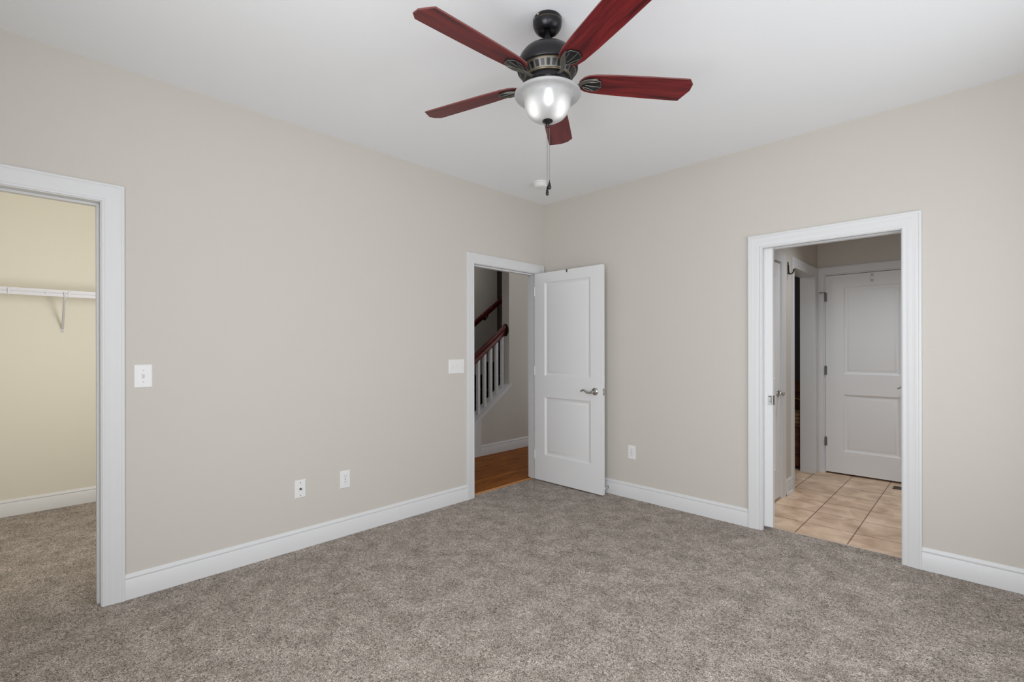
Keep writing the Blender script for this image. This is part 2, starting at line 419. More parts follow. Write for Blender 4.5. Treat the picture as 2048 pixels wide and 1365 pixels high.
struct(b.build('baseboard_side', 'trim', smooth=35), 'white baseboard on the wall beside the photographer', 'baseboard')

CAS = [(0, 0), (0, .009), (.003, .0105), (.010, .0105), (.013, .0085), (.020, .0085), (.026, .011), (.040, .0125), (.056, .0135), (.066, .0165), (.074, .0165), (.077, .0185), (.086, .0185), (.089, .0165), (.089, 0)]
def casing(b, a, c, h, fn, prof=CAS, w=CW, z0=0.0, legs=(1, 1)):
    # fn(u, d, z) -> world point ; u runs along the wall, opening a..c
    k = w / CW
    rows = []
    for u, d in prof:
        u *= k
        rows.append([fn(a - u, d, z0), fn(a - u, d, h + u), fn(c + u, d, h + u), fn(c + u, d, z0)])
    vs = [p for r in rows for p in r]; fs = []
    for i in range(len(rows) - 1):
        for j in range(3):
            if j == 0 and not legs[0] or j == 2 and not legs[1]: continue
            fs.append((i * 4 + j, i * 4 + j + 1, (i + 1) * 4 + j + 1, (i + 1) * 4 + j))
    n = len(rows)
    fs.append(tuple(i * 4 for i in range(n))); fs.append(tuple(i * 4 + 3 for i in range(n)))
    b.add(vs, fs)

# closet opening
b = MB(); casing(b, CL0 - .005, CL1 + .005, CLH + .005, lambda u, d, z: (d, u, z))
t3 = struct(b.build('trim_3', 'trim', smooth=30), 'wide white moulded casing around the closet opening at left', 'door casing')
b = MB().box(-T - .002, CL1, 0, 0.003, CL1 + J, CLH + J).box(-T - .002, CL0 - J, 0, 0.003, CL0, CLH + J).box(-T - .002, CL0, CLH, 0.003, CL1, CLH + J)
b.box(-.085, CL1 - .011, 0, -.05, CL1, CLH).box(-.085, CL0, CLH - .011, -.05, CL1 - .011, CLH)
b.build('jamb', 'trim', t3, bevel=.001)
# hall doorway
b = MB(); casing(b, HD0 - .005, HD1 + .005, HDH + .005, lambda u, d, z: (d, u, z), w=.084)
t4 = struct(b.build('trim_4', 'trim', smooth=30), 'white moulded casing around the hall doorway in the corner', 'door casing')
b = MB().box(-T - .002, HD1, 0, 0.003, HD1 + J, HDH + J).box(-T - .002, HD0 - J, 0, 0.003, HD0, HDH + J).box(-T - .002, HD0, HDH, 0.003, HD1, HDH + J)
b.box(-.085, HD1 - .011, 0, -.040, HD1, HDH).box(-.085, HD0, HDH - .011, -.040, HD1 - .011, HDH).box(-.085, HD0, 0, -.04, HD0 + .011, HDH)
b.build('jamb', 'trim', t4, bevel=.001)
b = MB(); casing(b, HD0 - .005, HD1 + .005, HDH + .005, lambda u, d, z: (-T - d, u, z), w=.084)
b.build('casing', 'trim', t4, smooth=30)
# bathroom doorway with a pocket (split jambs on the left, slot in the head)
b = MB(); casing(b, BD0 - .005, BD1 + .005, BDH + .005, lambda u, d, z: (u, -d, z))
t5 = struct(b.build('trim_5', 'trim', smooth=30), 'white moulded casing around the bathroom doorway in the right wall', 'door casing')
b = MB()
for q0, q1 in ((-.003, .028), (.082, T + .002)):
    b.box(BD0 - J, q0, 0, BD0, q1, BDH + J).box(BD0, q0, BDH, BD1, q1, BDH + J)
b.box(BD0, .028, BDH + .010, BD1, .082, BDH + J)
b.box(BD1, -.003, 0, BD1 + J, T + .002, BDH + J)
b.build('jamb', 'trim', t5, bevel=.001)
b = MB(); casing(b, BD0 - .005, BD1 + .005, BDH + .005, lambda u, d, z: (u, T + d, z))
b.build('casing', 'trim', t5, smooth=30)

# ------------------------------------------------------------------ doors
def panel_face(b, x0, x1, z0, z1, y, sgn, panels):
    """Door face in the plane y (outward = -sgn... sgn -1 faces -Y) with recessed and raised panels."""
    xs = [x0, panels[0][0], panels[0][1], x1]
    zs = [z0]
    for p in panels: zs += [p[2], p[3]]
    zs.append(z1)
    for i in range(3):
        for j in range(len(zs) - 1):
            if i == 1 and j % 2 == 1: continue
            b.add([(xs[i], y, zs[j]), (xs[i + 1], y, zs[j]), (xs[i + 1], y, zs[j + 1]), (xs[i], y, zs[j + 1])], [(0, 1, 2, 3)])
    prof = [(0, 0), (.004, .0035), (.016, .0090), (.020, .0105), (.028, .0105), (.034, .0085), (.048, .0050), (.052, .0045)]
    for (px0, px1, pz0, pz1) in panels:
        rows = []
        for o, d in prof:
            yy = y - sgn * d
            rows.append([(px0 + o, yy, pz0 + o), (px1 - o, yy, pz0 + o), (px1 - o, yy, pz1 - o), (px0 + o, yy, pz1 - o)])
        vs = [p for r in rows for p in r]; fs = []
        for i in range(len(rows) - 1):
            for k in range(4):
                k2 = (k + 1) % 4
                fs.append((i * 4 + k, i * 4 + k2, (i + 1) * 4 + k2, (i + 1) * 4 + k))
        n = (len(rows) - 1) * 4
        fs.append((n, n + 1, n + 2, n + 3))
        b.add(vs, fs)

def leaf(b, w, h, panels, t=.035):
    panel_face(b, 0, w, 0, h, 0.0, -1, panels)
    panel_face(b, 0, w, 0, h, t, 1, panels)
    for x in (0, w):
        b.add([(x, 0, 0), (x, t, 0), (x, t, h), (x, 0, h)], [(0, 1, 2, 3)])
        for s in ():
            pass
    b.add([(0, 0, 0), (w, 0, 0), (w, t, 0), (0, t, 0)], [(0, 1, 2, 3)])
    b.add([(0, 0, h), (w, 0, h), (w, t, h), (0, t, h)], [(0, 1, 2, 3)])

def lever(parent, x, z, y, out, to, name='handle', mat='nickel'):
    """Rose plus waved lever; out = -1 or 1 (direction of y it stands out), to = -1/1 direction of the lever along x."""
    b = MB()
    b.lathe([(0.0, 0), (.033, 0), (.033, out * .004), (.031, out * .008), (.024, out * .013), (.013, out * .016), (.011, out * .03), (.011, out * .052), (0, out * .052)], (x, y, z), 28, 'y')
    pts = []; rr = []
    for i in range(22):
        s = i / 21
        px = x + to * (s * .128 - .004)
        pz = z - .010 * sin(s * pi * .95) * (1 - s) * 2.0 + .016 * max(0, s - .35) / .35 * (1 if s < .70 else 1) * (1.0 if s < .7 else max(0.0, 1 - ((s - .7) / .3) ** 1.6 * 1.7))
        pts.append((px, y + out * (.047 + .006 * sin(s * pi)), pz)); rr.append(.0115 * (1 - s) + .0052 * s)
    b.tube(pts, rr, 12)
    return b.build(name, mat, parent, smooth=45)

# hall door: open at a right angle to its wall, in front of the right wall
d1 = struct(MB().build('door_1', 'door'), 'open white two panel door standing in the corner at the hall doorway', 'door')
bpy.data.objects.remove(d1)
b = MB(); DW, DH = 0.790, 2.020
leaf(b, DW, DH, [(.128, .664, .250, .815), (.128, .664, 1.018, 1.925)])
d1 = struct(b.build('door_1', 'door', smooth=25, loc=(-.003, -.140, .011)), 'open white two panel door standing in the corner at the hall doorway', 'door')
tag(lever(d1, .714, .903, 0, -1, -1), 'satin nickel lever handle')
b = MB(); b.lathe([(0, 0), (.033, 0), (.033, .004), (.031, .008), (.022, .013), (.012, .016), (.011, .045), (0, .045)], (.714, .035, .903), 24, 'y'); b.tube([(.714, .08, .903), (.65, .08, .898), (.60, .08, .91)], [.010, .008, .006], 10)
b.build('handle', 'nickel', d1, smooth=45)
b = MB().box(DW - .001, .006, .872, DW + .0016, .029, .932); b.box(DW, .011, .894, DW + .010, .024, .911)
tag(b.build('latch_plate', 'nickel', d1, bevel=.0008), 'satin nickel latch plate')
for hz in (.20, 1.02, 1.80):
    b = MB(); b.lathe([(0, 0), (.004, 0), (.004, .09), (0, .09)], (-.002, -.001, hz), 12); b.box(-.002, .002, hz, .0, .03, hz + .09)
    b.build('hinge', 'door', d1, smooth=40)

hk = thing('over_door_hook', 'small grey metal over-door hook on top of the open white door', 'hook', (.397, -.140, 2.031))
b = MB().box(-.0085, -.0022, -.026, .0085, -.0005, .0022).box(-.0085, -.0022, .0003, .0085, .0372, .0022).box(-.0085, .0355, -.18, .0085, .0372, .0022)
b.build('strap', 'hinge', hk)
b = MB().tube([(0, .0372, -.165), (0, .048, -.18), (0, .062, -.178), (0, .07, -.16)], .004, 8)
b.build('hook', 'hinge', hk, smooth=40)

# bathroom pocket door, sticking out of its pocket
b = MB(); leaf(b, 0.72, 1.990, [(.13, .59, .25, .81), (.13, .59, 1.02, 1.90)])
PX = 2.096
d2 = struct(b.build('door_2', 'door', smooth=25, loc=(PX - .72, .038, .022)), 'edge of a white sliding pocket door showing in the bathroom doorway', 'door')
b = MB().box(.688, -.0015, .866, .7205, .0365, .938)
pl = tag(b.build('pull_plate', 'bright_metal', d2, bevel=.0008), 'square metal pocket door pull')
MB().box(.693, -.0032, .926, .7115, -.001, .932).box(.708, -.0032, .876, .7125, -.001, .932).box(.696, -.0028, .893, .706, -.001, .897).build('latch', 'hinge', pl)
MB().box(.7203, .004, .870, .7222, .030, .934).build('edge_pull', 'hinge', pl)

# ------------------------------------------------------------------ closet
CB = -2.24
b = MB().box(CB - T, RY - T, 0, CB, -2.48, H).box(CB, -2.60, 0, -T, -2.48, H).box(CB, RY - T, 0, -T, RY, H)
b.box(-T - .006, RY, 0, -T, CL0 - J, H).box(-T - .006, CL1 + J, 0, -T, -2.6, H).box(-T - .006, CL0 - J, CLH + J, -T, CL1 + J, H)
struct(b.build('wall_closet', 'closet'), 'pale yellow walls inside the closet', 'wall')
b = MB(); base_y(b, CB, 1, RY, -2.60)
struct(b.build('baseboard_closet', 'trim', smooth=35), 'white moulded baseboard inside the closet', 'baseboard')
SH = thing('wire_shelf', 'white wire closet shelf with a diagonal support brace on the yellow wall', 'shelf', (CB, -3.45, 1.735))
sy0, sy1 = RY + .01 + 3.45, -2.61 + 3.45
b = MB()
for xx, zz, rr in ((.300, .012, .0032), (.300, -.026, .0042), (.012, .006, .0032), (.105, .006, .0028), (.205, .006, .0028)):
    b.tube([(xx, sy0, zz), (xx, sy1, zz)], rr, 8)
n = int((sy1 - sy0) / .0254)
for i in range(n + 1):
    yy = sy0 + i * .0254
    b.tube([(.010, yy, .010), (.297, yy, .0105), (.302, yy, .008), (.302, yy, -.024)], .0015, 5, cap=False)
dk = b.build('deck', 'wire', SH, smooth=60)
for yy in (-.293, -.09, .13):
    cl = MB().box(0, yy - .007, -.008, .022, yy + .007, .016).box(0, yy - .004, .012, .010, yy + .004, .028)
    cl.build('wall_clip', 'wire', SH, bevel=.0015)
b = MB().prism([(.298, .019), (.3035, .019), (.3035, -.004), (.3005, -.0055), (.3005, -.0085), (.3065, -.010), (.3065, -.033), (.298, -.033)], 'y', sy0, sy1)
b.build('front_lip', 'wire', SH)
for yy in (-.305, .022):
    MB().box(.294, yy - .007, -.036, .311, yy + .007, .012).build('joint_clip', 'wire', SH, bevel=.002)
b = MB()
b.tube([(.311, -.004, .004), (.311, -.004, -.020), (.300, -.004, -.036), (.27, -.004, -.056), (.02, -.004, -.262), (.006, -.004, -.272)], [.006, .0068, .0075, .0085, .0085, .0075], 8)
b.box(0, -.014, -.305, .004, .006, -.255)
for yy in (-.105, .185):
    q = MB(); q.lathe([(0, .3065), (.0065, .3065), (.0065, .311), (0, .313)], (0, yy, -.010), 12, 'x'); q.build('rod_end', 'wire', SH, smooth=40)
br = b.build('brace', 'wire', SH, smooth=40)
b = MB(); b.lathe([(0, .004), (.005, .004), (.005, .006), (0, .007)], (0, -.004, -.292), 12, 'x'); b.build('screw', 'hinge', br, smooth=40)

# ------------------------------------------------------------------ hall and stairs
HW = -1.17; HT = 0.128; SL = .715
cap = lambda y: .362 + SL * y         # top of the sloping cap board at y
b = MB()
b.prism([(-.40, 0), (2.3, 0), (2.3, H), (.676, H), (.676, cap(.676) - .035), (-.40, cap(-.40) - .035)], 'x', HW - HT, HW)
struct(b.build('wall_stair', 'wall'), 'greige hall wall that drops to a sloping half wall beside the stairs', 'wall')
b = MB().box(-2.32, -2.48, 0, -2.2, 1.452, H).box(-3.0, 2.18, 0, HW - HT, 2.3, H).box(-3.12, 1.33, 0, -3.0, 2.3, H).box(-3.0, 1.33, 0, -2.32, 1.452, H)  # wall stops early; the recess is made up to form a shadow band
struct(b.build('wall_stairwell', 'wall'), 'greige far wall of the stairwell, cut short by an added dark recess', 'wall')
struct(MB().box(HW - HT, 1.9, 0, -T, 2.02, H).box(-2.2, -2.48, 0, -T, -2.46, H).build('wall_hall', 'wall'), 'greige end walls of the hall', 'wall')
b = MB(); base_y(b, HW, 1, .184, 1.9)
struct(b.build('baseboard_hall', 'trim', smooth=35), 'white moulded baseboard at the foot of the hall wall', 'baseboard')
b = MB()
b.prism([(-.40, cap(-.40)), (.676, cap(.676)), (.676, cap(.676) - .035), (-.40, cap(-.40) - .035)], 'x', HW - HT - .022, HW)
b.prism([(-.40, cap(-.40)), (.695, cap(.695)), (.700, cap(.700) - .012), (.690, cap(.690) - .033), (-.40, cap(-.40) - .035)], 'x', HW - .0005, HW + .026)
b.prism([(-.40, cap(-.40) - .035), (.655, cap(.655) - .034), (.655, cap(.655) - .056), (-.40, cap(-.40) - .057)], 'x', HW, HW + .014)
struct(b.build('trim_6', 'trim', bevel=.002), 'white sloping cap board on the half wall under the balusters', 'stair cap')
struct(MB().prism([(-.40, 0), (.184, 0), (.184, cap(.184) - .056), (-.40, cap(-.40) - .056)], 'x', HW, HW + .016).build('trim_7', 'trim', bevel=.002), 'white vertical board on the half wall left of the hall baseboard', 'wall board')
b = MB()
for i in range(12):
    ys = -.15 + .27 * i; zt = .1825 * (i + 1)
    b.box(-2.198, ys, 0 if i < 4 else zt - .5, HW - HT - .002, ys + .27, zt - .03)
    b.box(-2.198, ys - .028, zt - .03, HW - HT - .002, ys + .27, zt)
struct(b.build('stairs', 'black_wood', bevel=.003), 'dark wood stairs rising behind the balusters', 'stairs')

RS = thing('stair_railing', 'mahogany red handrail on white square balusters beside the dark stairwell', 'railing', (HW - .065, .164, 0))
rail = lambda y: 1.185 + .722 * y    # rail centre above local y
RP = [(-.020, -.052), (.020, -.052), (.020, -.030), (.030, -.010), (.033, .012), (.028, .034), (.016, .045), (0, .048), (-.016, .045), (-.028, .034), (-.033, .012), (-.030, -.010), (-.020, -.030)]
b = MB(); ys = (-.50, .512); vs = []
for y in ys:
    for x, q in RP: vs.append((x, y, rail(y) + q * 1.22))
k = len(RP)
b.add(vs, [tuple(range(k)), tuple(range(2 * k - 1, k - 1, -1))] + [(i, (i + 1) % k, k + (i + 1) % k, k + i) for i in range(k)])
b.build('handrail', 'mahogany', RS, smooth=35)
b = MB()
prof = [(0, .0), (1, .0), (1, -.010), (.86, -.018), (0, -.018)]
vs = []; nn = 32
for i in range(nn):
    a = 2 * pi * i / nn
    for r, h in prof: vs.append((.058 * r * cos(a), .512 + h, 1.534 + .080 * r * sin(a)))
fs = []
for i in range(nn):
    j = (i + 1) % nn
    for q in range(len(prof) - 1): fs.append((i * 5 + q, j * 5 + q, j * 5 + q + 1, i * 5 + q + 1))
b.add(vs, fs); tag(b.build('rosette', 'black_wood', RS, smooth=40), 'dark oval rosette')
for i in range(-4, 5):
    y = .042 + i * .102
    if i == 4: y -= .002
    yy = y + .164
    z0 = cap(yy); z1 = rail(y) - .06
    h = .0175
    b = MB()
    b.add([(-h, y - h, cap(yy - h)), (h, y - h, cap(yy - h)), (h, y + h, cap(yy + h)), (-h, y + h, cap(yy + h)),
           (-h, y - h, rail(y - h) - .061), (h, y - h, rail(y - h) - .061), (h, y + h, rail(y + h) - .061), (-h, y + h, rail(y + h) - .061)],
          [(0, 3, 2, 1), (4, 5, 6, 7), (0, 1, 5, 4), (1, 2, 6, 5), (2, 3, 7, 6), (3, 0, 4, 7)])
    b.build('baluster', 'trim', RS)
WR = thing('wall_handrail', 'dark red wooden handrail fixed to the far stairwell wall', 'handrail', (-2.2, 1.0, 0))
wr = lambda y: 1.715 + .705 * y
b = MB(); vs = []
for y in (-1.2, .95):
    for x, q in RP: vs.append((.075 + x * .85, y, wr(y) + q * .85))
b.add(vs, [tuple(range(k)), tuple(range(2 * k - 1, k - 1, -1))] + [(i, (i + 1) % k, k + (i + 1) % k, k + i) for i in range(k)])
b.build('handrail', 'mahogany', WR, smooth=35)
for y in (-.75, .19):
    b = MB(); b.lathe([(0, 0), (.03, 0), (.03, .004), (0, .008)], (0, y, wr(y) - .10), 16, 'x'); b.tube([(0.004, y, wr(y) - .10), (.05, y, wr(y) - .095), (.072, y, wr(y) - .075), (.075, y, wr(y) - .045)], .007, 8)
    b.build('bracket', 'bronze_hook', WR, smooth=40)

# ------------------------------------------------------------------ bathroom and the dark room beyond
BX, BY = 1.91, 2.19
LD0, LD1 = .150, .905       # linen door (y range)
SD0, SD1 = 1.300, 2.055     # side doorway (y range)
b = MB()
b.box(BX - T, T, 0, BX, LD0 - J, H).box(BX - T, LD0 - J, 2.035 + J, BX, LD1 + J, H).box(BX - T, LD1 + J, 0, BX, SD0 - J, H)
b.box(BX - T, SD0 - J, 2.035 + J, BX, SD1 + J, H).box(BX - T, SD1 + J, 0, BX, BY + T, H)
struct(b.build('wall_bathroom_left', 'wall'), 'greige left wall of the bathroom with the side doorway', 'wall')
BK0, BK1, BKH = 1.985, 2.755, 2.048
b = MB().box(BX, BY, 0, BK0 - J, BY + T, H).box(BK0 - J, BY, BKH + J, BK1 + J, BY + T, H).box(BK1 + J, BY, 0, RX + T, BY + T, H).box(BK0 - J, BY + T, 0, BK1 + J, BY + T + .03, H)  # last box: unseen board added to keep light out of the door gaps
struct(b.build('wall_bathroom_back', 'wall'), 'greige back wall of the bathroom above the closed door, with an added light-blocking board', 'wall')
struct(MB().box(RX, T, 0, RX + T, BY, H).build('wall_bathroom_right', 'wall'), 'greige right wall of the bathroom', 'wall')
b = MB(); base_y(b, BX, 1, LD1 + .089, SD0 - .094); base_y(b, BX + .014, 1, LD1 + .089, LD1 + .090)
b.prism([(BX + .014, 0), (BX + .026, 0), (BX + .022, .014), (BX + .014, .018)], 'y', LD1 + .089, SD0 - .094)
struct(b.build('baseboard_bathroom', 'trim', smooth=35), 'short white baseboard between two door casings in the bathroom', 'baseboard')
b = MB(); casing(b, LD0 - .005, LD1 + .005, 2.040, lambda u, d, z: (BX + d, u, z), w=.084)
t8 = struct(b.build('trim_8', 'trim', smooth=30), 'white casing around the closed narrow door at the left of the bathroom', 'door casing')
MB().box(BX - T, LD1, 0, BX + .003, LD1 + J, 2.035 + J).box(BX - T, LD0 - J, 0, BX + .003, LD0, 2.035 + J).box(BX - T, LD0, 2.035, BX + .003, LD1, 2.035 + J).build('jamb', 'trim', t8)
b = MB(); casing(b, SD0 - .005, SD1 + .005, 2.040, lambda u, d, z: (BX + d, u, z), w=.084)
t9 = struct(b.build('trim_9', 'trim', smooth=30), 'white casing around the dark side doorway of the bathroom', 'door casing')
MB().box(BX - T - .01, SD1, 0, BX + .003, SD1 + J, 2.035 + J).box(BX - T - .01, SD0 - J, 0, BX + .003, SD0, 2.035 + J).box(BX - T - .01, SD0, 2.035, BX + .003, SD1, 2.035 + J).build('jamb', 'trim', t9)
b = MB(); casing(b, BK0 - .004, BK1 + .004, BKH + .004, lambda u, d, z: (u, BY - d, z), w=.084)
t10 = struct(b.build('trim_10', 'trim', smooth=30), 'white casing around the closed door at the back of the bathroom', 'door casing')
MB().box(BK0 - J, BY - .003, 0, BK0, BY + T, BKH + J).box(BK1, BY - .003, 0, BK1 + J, BY + T, BKH + J).box(BK0, BY - .003, BKH, BK1, BY + T, BKH + J).build('jamb', 'trim', t10)

b = MB(); leaf(b, LD1 - LD0 - .006, 2.010, [(.12, LD1 - LD0 - .126, .25, .81), (.12, LD1 - LD0 - .126, 1.02, 1.90)])
d3 = struct(b.build('door_3', 'door', smooth=25, loc=(BX - .004, LD0 + .003, .014), rot=(0, 0, LEFT)), 'closed white panel door seen edge on at the left inside the bathroom', 'door')
tag(lever(d3, LD1 - LD0 - .072, .896, 0, -1, -1), 'satin nickel lever handle')
b = MB(); WB = BK1 - BK0 - .006
leaf(b, WB, 2.024, [(.155, WB - .155, .222, .805), (.155, WB - .155, 1.012, 1.900)])
d4 = struct(b.build('door_4', 'door', smooth=25, loc=(BK0 + .003, BY - .020, .018)), 'closed white two panel door at the back of the bathroom', 'door')
tag(lever(d4, WB - .052, .893, 0, -1, -1), 'satin nickel lever handle')
for i, hz in enumerate((.265, 1.0, 1.76)):
    b = MB(); b.lathe([(0, 0), (.0075, 0), (.0075, .09), (0, .09)], (-.003, -.006, hz), 12); b.box(-.003, -.0015, hz, .012, -.0002, hz + .09)
    b.lathe([(0, .09), (.005, .09), (.003, .098), (0, .1)], (-.003, -.006, hz), 10)
    hg = b.build('hinge', 'hinge', d4, smooth=40)
    if i == 2:
        b = MB(); b.tube([(-.003, -.006, hz + .094), (-.02, -.02, hz + .094), (-.042, -.020, hz + .094)], .0035, 8); b.tube([(-.042, -.020, hz + .094), (-.052, -.018, hz + .094)], .006, 8)
        b.build('pin_stop', 'hinge', hg, smooth=40)
# struck-on hook of the back door
rh = thing('robe_hook', 'small chrome robe hook on the closed bathroom door', 'hook', (2.380, BY - .020, 1.985))
MB().box(-.012, -.004, -.044, .012, 0, .035).build('plate', 'bright_metal', rh, bevel=.003)
b = MB().tube([(0, -.004, .018), (0, -.030, .022), (0, -.042, .034)], [.006, .005, .006], 8); b.tube([(0, -.004, -.014), (0, -.020, -.038), (0, -.040, -.036), (0, -.050, -.014)], [.006, .005, .005, .0065], 8)
b.build('prong', 'chrome', rh, smooth=45)
wh = thing('wall_hook', 'dark bronze coat hook on the bathroom wall beside the side doorway', 'hook', (BX, 1.118, 2.010), LEFT)
b = MB()
b.add([(x, yy, z) for yy in (0, -.006) for x, z in ((-.010, -.055), (.010, -.055), (.013, .0), (.010, .05), (0, .06), (-.010, .05), (-.013, .0))],
      [(0, 1, 2, 3, 4, 5, 6), (13, 12, 11, 10, 9, 8, 7)] + [(i, (i + 1) % 7, 7 + (i + 1) % 7, 7 + i) for i in range(7)])
b.build('plate', 'bronze_hook', wh, bevel=.002)
b = MB().tube([(0, -.005, .03), (0, -.007, -.035), (0, -.018, -.052), (0, -.034, -.050), (0, -.046, -.034), (0, -.050, -.010)], [.006, .007, .007, .006, .006, .008], 10)
b.build('prong', 'bronze_hook', wh, smooth=45)
rg = thing('floor_register', 'small dark brown floor vent in the tile by the closed door', 'vent', (2.70, 1.975, 0))
b = MB().box(-.140, -.055, 0, .140, -.044, .004).box(-.140, .044, 0, .140, .055, .004).box(-.140, -.044, 0, -.125, .044, .004).box(.125, -.044, 0, .140, .044, .004)
b.build('frame', 'register', rg)
b = MB().box(-.125, -.044, 0, .125, .044, .0012); b.build('well', 'dark_slot', rg)
b = MB()
for i in range(11):
    xx = -.115 + i * .023
    b.box(xx - .004, -.044, .0012, xx + .004, .044, .0038)
b.build('louvre', 'register', rg)

# room beyond the side doorway
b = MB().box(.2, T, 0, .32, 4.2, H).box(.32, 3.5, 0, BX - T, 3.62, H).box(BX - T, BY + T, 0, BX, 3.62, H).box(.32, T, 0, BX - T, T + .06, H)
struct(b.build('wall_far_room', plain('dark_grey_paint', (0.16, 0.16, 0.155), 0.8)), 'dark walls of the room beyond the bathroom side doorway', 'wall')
ch = thing('wooden_chest', 'dark brown wooden chest with a tall back beyond the bathroom side doorway', 'chest', (1.40, 2.13, 0))
b = MB().box(-.36, 0, .03, .36, .42, .455)
b.build('body', 'chest', ch, bevel=.004)
for z0, z1 in ((.04, .160), (.172, .455)):
    MB().box(-.350, -.012, z0, .350, .002, z1 - .004).build('drawer', 'chest', ch, bevel=.004)
MB().box(-.37, -.02, .455, .37, .43, .476).build('top', 'chest', ch, bevel=.004)
b = MB().box(-.37, .395, .478, .37, .430, .93)
b.build('back', 'chest', ch, bevel=.004)
b = MB(); vs = []
for i in range(13):
    s = i / 12
    vs.append((-.36 + .72 * s, .385, .69 + .05 * sin(pi * s) + .0))
b.tube(vs, .010, 8); b.build('rail', 'blanket', ch, smooth=45)
b = MB()
for i in range(3):
    b.box(-.34, .015 + .004 * i, .478 + .040 * i, .355 - .003 * i, .36, .516 + .040 * i)
bl = b.build('folded_blanket', 'blanket', loc=(1.40, 2.13, 0), bevel=.014)
tag(bl, 'tan folded blanket lying on the dark wooden chest', 'blanket')

# ------------------------------------------------------------------ wall plates
def plate_mesh(w, h, holes=()):
    b = MB(); t = .0055; e = .004
    o = [(-w / 2, -h / 2), (w / 2, -h / 2), (w / 2, h / 2), (-w / 2, h / 2)]
    rows = [[(x, 0, z) for x, z in o], [(x, -t * .45, z) for x, z in o], [(x * (1 - 2 * e / w), -t, z * (1 - 2 * e / h)) for x, z in o]]
    vs = [p for r in rows for p in r]
    fs = [(8, 9, 10, 11), (3, 2, 1, 0)]
    for i in range(2):
        for k in range(4):
            fs.append((i * 4 + k, i * 4 + (k + 1) % 4, (i + 1) * 4 + (k + 1) % 4, (i + 1) * 4 + k))
    b.add(vs, fs); return b
def screw(parent, x, z, mat='hinge'):
    b = MB(); b.lathe([(0, -.0053), (.0032, -.0053), (.0032, -.0062), (.002, -.0068), (0, -.0068)], (x, 0, z), 12, 'y')
    return b.build('screw', mat, parent, smooth=40)
def toggle(parent, x, up):
    fr = MB().box(x - .0052, -.0062, -.0125, x + .0052, -.0050, .0125).build('slot', plain('toggle_slot_shadow', (.62, .62, .62), .5), parent)
    s = 1 if up else -1
    b = MB(); b.add([(x - .0042, -.005, -.010), (x + .0042, -.005, -.010), (x + .0042, -.005, .010), (x - .0042, -.005, .010),
                     (x - .0034, -.017, s * .010 - .004), (x + .0034, -.017, s * .010 - .004), (x + .0034, -.017, s * .010 + .004), (x - .0034, -.017, s * .010 + .004)],
                    [(0, 3, 2, 1), (4, 5, 6, 7), (0, 1, 5, 4), (1, 2, 6, 5), (2, 3, 7, 6), (3, 0, 4, 7)])
    return b.build('toggle', 'plastic', parent, bevel=.0008)

o = thing('light_switch', 'white single toggle light switch beside the closet casing', 'light switch', (0, -3.2405, 1.152), LEFT)
plate_mesh(.079, .122).build('wall_plate', 'plastic', o); toggle(o, 0, True); screw(o, 0, .030, 'grey_screw'); screw(o, 0, -.030, 'grey_screw')
o = thing('light_switch', 'wide white three gang light switch beside the hall door casing', 'light switch', (0, -1.130, 1.145), LEFT)
plate_mesh(.165, .120).build('wall_plate', 'plastic', o)
for i in (-1, 0, 1):
    toggle(o, i * .046, False)
    screw(o, i * .046, .030, 'plastic'); screw(o, i * .046, -.030, 'plastic')
o = thing('cable_outlet', 'white wall plate with one round coaxial cable jack above the left baseboard', 'wall outlet', (0, -2.4255, .387), LEFT)
plate_mesh(.070, .115).build('wall_plate', 'plastic', o)
b = MB(); b.lathe([(0, -.0055), (.0075, -.0055), (.0075, -.008), (.0048, -.008), (.0048, -.016), (.0036, -.016), (.0036, -.010), (0, -.010)], (0, 0, 0), 18, 'y')
b.build('jack', 'hinge', o, smooth=35); screw(o, 0, .042); screw(o, 0, -.042)
def outlet(label, loc, rz):
    o = thing('power_outlet', label, 'power outlet', loc, rz)
    plate_mesh(.073, .119).build('wall_plate', 'plastic', o)
    for z in (.0195, -.0195):
        b = MB()
        pts = [(.0165 * cos(a), .0165 * sin(a)) for a in [2 * pi * i / 24 for i in range(24)]]
        pts = [(x, max(-.0130, min(.0130, q))) for x, q in pts]
        b.prism([(x, z + q) for x, q in pts], 'y', -.0050, -.0075)
        f = b.build('receptacle', 'plastic', o)
        b = MB().box(-.0075, -.0078, z + .001, -.0055, -.0074, z + .010).box(.0055, -.0078, z + .002, .0075, -.0074, z + .009)
        b.lathe([(0, -.0074), (.0027, -.0074), (.0027, -.0078), (0, -.0078)], (0, 0, z - .0065), 12, 'y')
        b.build('slots', 'grey_slot', f)
    screw(o, 0, 0, 'pewter')
    return o
outlet('white duplex power outlet above the left baseboard, right of the cable jack', (0, -2.1185, .389), LEFT)
outlet('white duplex power outlet on the right wall between the two doors', (.992, 0, .397), 0)

ds = thing('door_stop', 'small metal door stop on the right baseboard behind the open door', 'door stop', (.768, -.014, .056))
b = MB(); b.lathe([(0, 0), (.011, 0), (.011, -.003), (.005, -.006), (.0045, -.060), (0, -.060)], (0, 0, 0), 16, 'y'); b.build('rod', 'chrome', ds, smooth=40)
b = MB(); b.lathe([(0, -.058), (.007, -.058), (.0085, -.062), (.0085, -.070), (.006, -.074), (0, -.074)], (0, 0, 0), 16, 'y'); b.build('tip', 'plastic', ds, smooth=40)

sm = thing('smoke_detector', 'round white smoke detector on the ceiling near the corner', 'smoke detector', (.410, -.520, H))
b = MB(); b.lathe([(0, 0), (.070, 0), (.070, -.008), (.067, -.011), (0, -.011)], (0, 0, 0), 40); b.build('base', 'plastic', sm, smooth=35)
b = MB(); b.lathe([(0, -.011), (.060, -.011), (.060, -.014), (.058, -.034), (.050, -.043), (.020, -.047), (0, -.047)], (0, 0, 0), 40); b.build('cover', 'plastic', sm, smooth=35)

